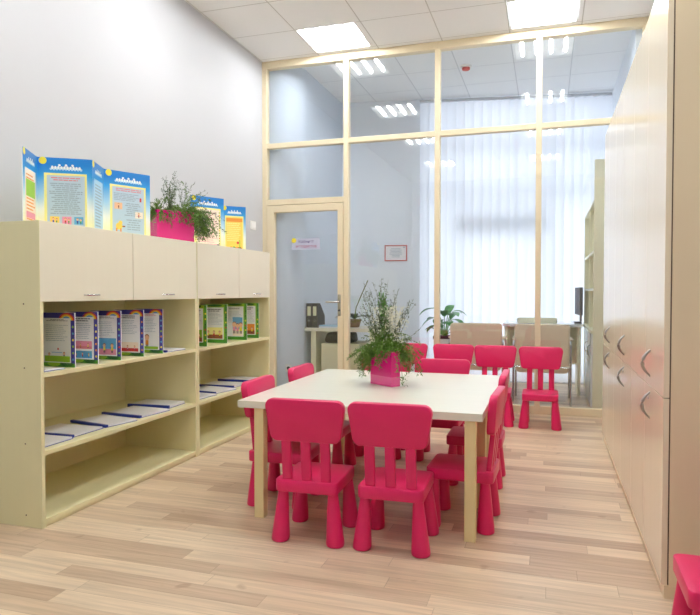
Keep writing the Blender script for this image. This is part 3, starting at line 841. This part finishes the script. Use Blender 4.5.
# left desk
dk = thing('office_desk', 'pale office desk behind the glass door', 'desk', (-2.2, 6.95, 0))
q = MB(); q.box((-2.615, 6.63, .738), (-1.78, 7.25, .775), 'odesk', .003); q.build('desktop', dk)
for x in (-2.55, -1.86):
    q = MB(); q.box((x, 6.66, 0), (x + .06, 7.22, .738), 'oped', .002); q.build('leg_panel', dk)
q = MB(); q.box((-2.44, 6.70, 0), (-2.0, 7.2, .60), 'oped', .003); ped = q.build('pedestal', dk)
bg = thing('document_bag', 'black bag lying on the pedestal under the left office desk', 'bag', (-2.25, 6.84, .60))
q = MB(); poly = rpoly([(-2.43, .602), (-2.08, .602), (-2.10, .72), (-2.38, .72)], .035, 4)
pill(q, poly, 6.72, 6.98, .02, lambda u, v, h: (u, h, v), 'black'); q.build('body', bg)
q = MB(); q.tube([(-2.33, 6.715, .69), (-2.32, 6.705, .65), (-2.25, 6.70, .64), (-2.18, 6.705, .65), (-2.17, 6.715, .69)], .006, 'dgrey', 6); q.build('handle', bg)
def magfile(x, label):
    f = thing('magazine_file', label, 'file holder', (x + .033, 6.78, .775), 0, 'magazine files on the office desk')
    q = MB(); z = .7755; a, b = 6.67, 6.92
    prof = [(a, z), (b, z), (b, z + .13), (a + .09, z + .275), (a, z + .275)]
    q.rings([[(x, p[0], p[1]) for p in prof], [(x + .064, p[0], p[1]) for p in prof]], 'dgrey', smooth=False); q.build('box', f)
    q = MB(); q.box((x + .012, a - .0015, z + .135), (x + .052, a, z + .24), 'label'); q.build('label_card', f)
    q = MB(); q.tube([(x + .032, a - .002, z + .08), (x + .032, a, z + .08)], .010, 'chrome', 12); q.build('finger_ring', f)
magfile(-2.608, 'charcoal magazine file against the office wall, left of the pair')
magfile(-2.540, 'charcoal magazine file right of the pair, beside white papers')
pp = thing('paper_stack', 'white papers lying on the left office desk beside the files', 'papers', (-2.32, 6.80, .775))
q = MB(); q.box((-2.46, 6.67, .7755), (-2.22, 6.84, .790), 'paper'); q.build('lower_sheets', pp)
q = MB(); q.box((-.12, -.075, 0), (.12, .075, .014), 'bluepale', 0, Matrix.Translation((-2.345, 6.765, .790)) @ Matrix.Rotation(R(-14), 4, 'Z')); q.build('upper_sheets', pp)
oc = thing('potted_orchid', 'dark leaved orchid with one bare spike on the left office desk', 'plant', (-2.05, 6.9, .775))
ox, oy = -2.115, 6.92
q = MB(); q.lathe([(.055, .7755), (.078, .85), (.082, .856), (.082, .868)], 'terra', (ox, oy), (ox, oy), 16); q.build('pot', oc)
q = MB()
def broad(mb, base, d, ln, w, m, droop=.6, n=7):
    p = Vector(base); d = Vector(d).normalized(); s = d.cross(Vector((0, 0, 1)));
    s = s.normalized() if s.length > .05 else Vector((1, 0, 0))
    L, C, Rr = [], [], []
    for i in range(n + 1):
        t = i / n; ww = w * math.sin(PI * min(1, .06 + t * .94)) ** .8 if t < 1 else 0.0005
        up = s.cross(d).normalized()
        L.append(p - s * ww + up * ww * .25); C.append(p.copy()); Rr.append(p + s * ww + up * ww * .25)
        d = (d + Vector((0, 0, -droop / n))).normalized(); p = p + d * (ln / n)
    vs = L + C + Rr; k = n + 1; fs = []
    for i in range(n): fs += [(i, i + 1, k + i + 1, k + i), (k + i, k + i + 1, 2 * k + i + 1, 2 * k + i)]
    mb.add(vs, fs, m, True)
for a, ln in ((176, .24), (195, .21), (160, .19), (20, .20), (-30, .18), (100, .16), (250, .2), (-5, .24)):
    broad(q, (ox, oy, .865), (math.cos(R(a)), math.sin(R(a)) * .6, .8), ln * 1.1, .042, 'leafdk', 1.2)
q.build('leaves', oc)
q = MB(); q.tube([(ox, oy, .86), (ox + .02, oy, 1.0), (ox + .09, oy, 1.16), (ox + .16, oy, 1.31)], .006, 'twig', 6); q.build('flower_spike', oc)

# leafy plant by the window
pw = thing('potted_peace_lily', 'broad leaved green plant in a tall pale planter by the office window', 'plant', (-1.23, 7.86, 0))
px, py = -1.22, 7.86
q = MB(); q.rings([[(px + sx * w_, py + sy * w_, z) for sx, sy in ((-1, -1), (1, -1), (1, 1), (-1, 1))] for w_, z in ((.10, 0), (.125, .60))], 'white', smooth=False); q.build('planter', pw)
q = MB(); q.box((px - .130, py - .130, .60), (px + .130, py + .130, .635), 'dgrey', .004); q.build('planter_rim', pw)
random.seed(21)
lv, st_ = MB(), MB()
for a, ln, el, hh in ((175, .22, .35, .33), (190, .20, .1, .22), (150, .17, .6, .2), (215, .15, .2, .12), (10, .16, .4, .30), (-25, .17, .2, .2), (75, .17, 2.2, .26), (50, .18, 1.5, .2), (-70, .15, .6, .16), (250, .16, .6, .18), (-110, .14, .9, .1), (-5, .2, .1, .12), (100, .15, .8, .14), (-50, .18, .8, .25), (200, .14, .9, .06), (30, .15, .5, .05), (270, .16, 1.6, .24), (-90, .15, .3, .08)):
    dx, dy = math.cos(R(a)), math.sin(R(a)); top = Vector((px + dx * .10, py + dy * .06, .635 + hh))
    st_.tube([(px + dx * .02, py + dy * .02, .63), (px + dx * .05, py + dy * .04, .635 + hh * .6), top], .005, 'plume', 5)
    broad(lv, top, (dx, dy, el), ln * 1.2, .060, 'leaf', 1.3)
lv.build('leaves', pw); st_.build('stems', pw)

# beige visitor chairs
def visitor(x, y, label):
    c = thing('visitor_chair', label, 'chair', (x, y, 0), 0, 'beige visitor chairs in the office')
    q = MB(); poly = rpoly([(-.272, .335), (.272, .335), (.278, .845), (-.278, .845)], [.05, .05, .04, .04], 5)
    pill(q, poly, -.165, -.105, .02, lambda u, v, h: (u, h - .03 * (v - .4) - .05 * math.cos(u * 3.2) + .05, v), 'beige'); q.build('backrest', c, False)
    q = MB(); poly = rpoly([(-.255, -.10), (.255, -.10), (.255, .38), (-.255, .38)], .05, 5)
    pill(q, poly, .41, .48, .02, lambda u, v, h: (u, v, h), 'beige'); q.build('seat', c, False)
    for s in (-1, 1):
        q = MB(); q.tube([(s * .285, -.20, 0), (s * .285, -.16, .42), (s * .285, -.14, .62), (s * .285, -.08, .66), (s * .285, .22, .66)], .011, 'chrome', 10); q.build('leg', c, False)
        q = MB(); q.tube([(s * .285, .40, 0), (s * .285, .36, .42), (s * .285, .30, .62), (s * .285, .22, .66)], .011, 'chrome', 10); q.build('leg', c, False)
        q = MB(); q.box((s * .285 - .024, -.06, .668), (s * .285 + .024, .22, .690), 'beige', .008); q.build('armrest', c, False)
    q = MB(); q.tube([(-.285, .37, .395), (.285, .37, .395)], .010, 'chrome', 8); q.tube([(-.285, -.158, .398), (.285, -.158, .398)], .010, 'chrome', 8); q.build('crossbar', c, False)
    return c
visitor(-.052, 6.98, 'beige leather visitor chair in the office, right of the central post')
visitor(-.735, 7.02, 'beige leather visitor chair in the office, left of the central post')

# right desk, shelving, monitor
rd = thing('office_desk', 'white topped office desk behind the beige chairs by the window', 'desk', (-.05, 7.9, 0))
q = MB(); q.box((-.50, 7.56, .778), (.385, 8.22, .812), 'ogloss', .003); q.build('desktop', rd)
for x in (-.48, .33):
    q = MB(); q.box((x, 7.60, 0), (x + .035, 8.18, .772), 'oped', .002); q.build('leg_panel', rd)
q = MB(); q.box((-.445, 8.10, .30), (.33, 8.12, .772), 'oped'); q.build('modesty_panel', rd)
su = thing('office_shelving', 'pale office shelf unit with glossy lower doors, right side behind the glass', 'shelf', (.6, 7.3, 0))
q = MB(); q.box((.425, 6.55, 0), (OXR - .004, 6.58, 2.46), 'oped', .002); q.build('side_panel', su)
q = MB(); q.box((.42, 8.08, .80), (OXR - .004, 8.11, 2.08), 'oped', .002); q.build('side_panel', su)
q = MB(); q.box((.425, 6.58, .05), (OXR - .004, 8.11, .772), 'oped'); q.build('base_cabinet', su)
q = MB(); q.box((.405, 6.58, .772), (OXR - .004, 8.11, .80), 'oped', .002); q.build('worktop', su)
q = MB(); q.box((.74, 6.58, .80), (OXR - .004, 8.08, 2.08), 'oped'); q.build('back_panel', su)
q = MB(); q.box((.43, 7.30, .80), (.74, 7.325, 2.08), 'oped'); q.build('divider', su)
for z in (1.19, 1.56, 2.055):
    q = MB(); q.box((.425, 6.58, z), (.74, 8.08, z + .025), 'oped', .001); q.build('shelf', su)
for k in range(2):
    a = 6.585 + .485 * k
    q = MB(); q.box((.408, a, .05), (.425, a + .48, .768), 'ogloss', .002); d_ = q.build('door', su)
    q = MB(); q.tube([(.408, a + .07, .66), (.385, a + .07, .64), (.38, a + .07, .60), (.385, a + .07, .56), (.408, a + .07, .54)], .005, 'dmetal', 8); q.build('handle', d_)
mo = thing('monitor', 'dark computer monitor on the white desk, seen edge on beside the shelves', 'monitor', (.35, 7.85, .812))
mx = Matrix.Translation((.352, 7.85, .012)) @ Matrix.Rotation(R(-86), 4, 'Z')
q = MB(); q.box((-.24, -.02, .90), (.24, .015, 1.22), 'dgrey', .006, mx); q.build('screen', mo)
q = MB(); q.box((-.03, .01, .82), (.03, .03, .95), 'black', .004, mx); q.box((-.07, -.05, .8005), (.07, .025, .82), 'black', .004, mx); q.build('stand', mo)
tr = thing('document_tray', 'flat grey green tray lying on the white office desk', 'tray', (-.12, 7.85, .812))
q = MB(); x0, x1, ya, yb = -.34, .11, 7.72, 7.98
q.box((x0, ya, .8125), (x1, yb, .820), 'oped')
for a, b in (((x0, ya), (x1, ya + .01)), ((x0, yb - .01), (x1, yb)), ((x0, ya), (x0 + .01, yb)), ((x1 - .01, ya), (x1, yb))): q.box((a[0], a[1], .820), (b[0], b[1], .868), 'oped')
q.build('tray', tr)
q = MB(); q.box((x0 + .02, ya + .02, .8205), (x1 - .02, yb - .02, .845), 'paper'); q.build('papers', tr)

# ------------------------------------------------------------------ daylight, camera, view
wd = bpy.data.worlds.new('daylight'); bpy.context.scene.world = wd; wd.use_nodes = True
bgn = wd.node_tree.nodes['Background']; bgn.inputs[0].default_value = (.90, .93, 1.0, 1); bgn.inputs[1].default_value = 2.6
pd = bpy.data.lights.new('window_portal', 'AREA'); pd.shape = 'RECTANGLE'; pd.size = WX1 - WX0; pd.size_y = ZC
pd.cycles.is_portal = True
po = bpy.data.objects.new('window_portal', pd); COL.objects.link(po)
xm = (WX0 + WX1) / 2; po.location = (xm, owall_y(xm) + .31, ZC / 2); po.rotation_euler = (R(-90), 0, skew)

cd = bpy.data.cameras.new('camera'); cam = bpy.data.objects.new('camera', cd); COL.objects.link(cam)
cam.location = (0, 0, 1.1802); cam.rotation_euler = (PI / 2 - .0248, 0, .3037)
cd.sensor_width = 36; cd.lens = 36 * 630.26 / 700; cd.clip_start = .05
sc = bpy.context.scene; sc.camera = cam
sc.view_settings.view_transform = 'Standard'; sc.view_settings.look = 'None'; sc.view_settings.exposure = 0; sc.view_settings.gamma = 1
sc.cycles.max_bounces = 10; sc.cycles.diffuse_bounces = 6; sc.cycles.transparent_max_bounces = 16; sc.cycles.sample_clamp_indirect = 8
sc.cycles.use_denoising = True
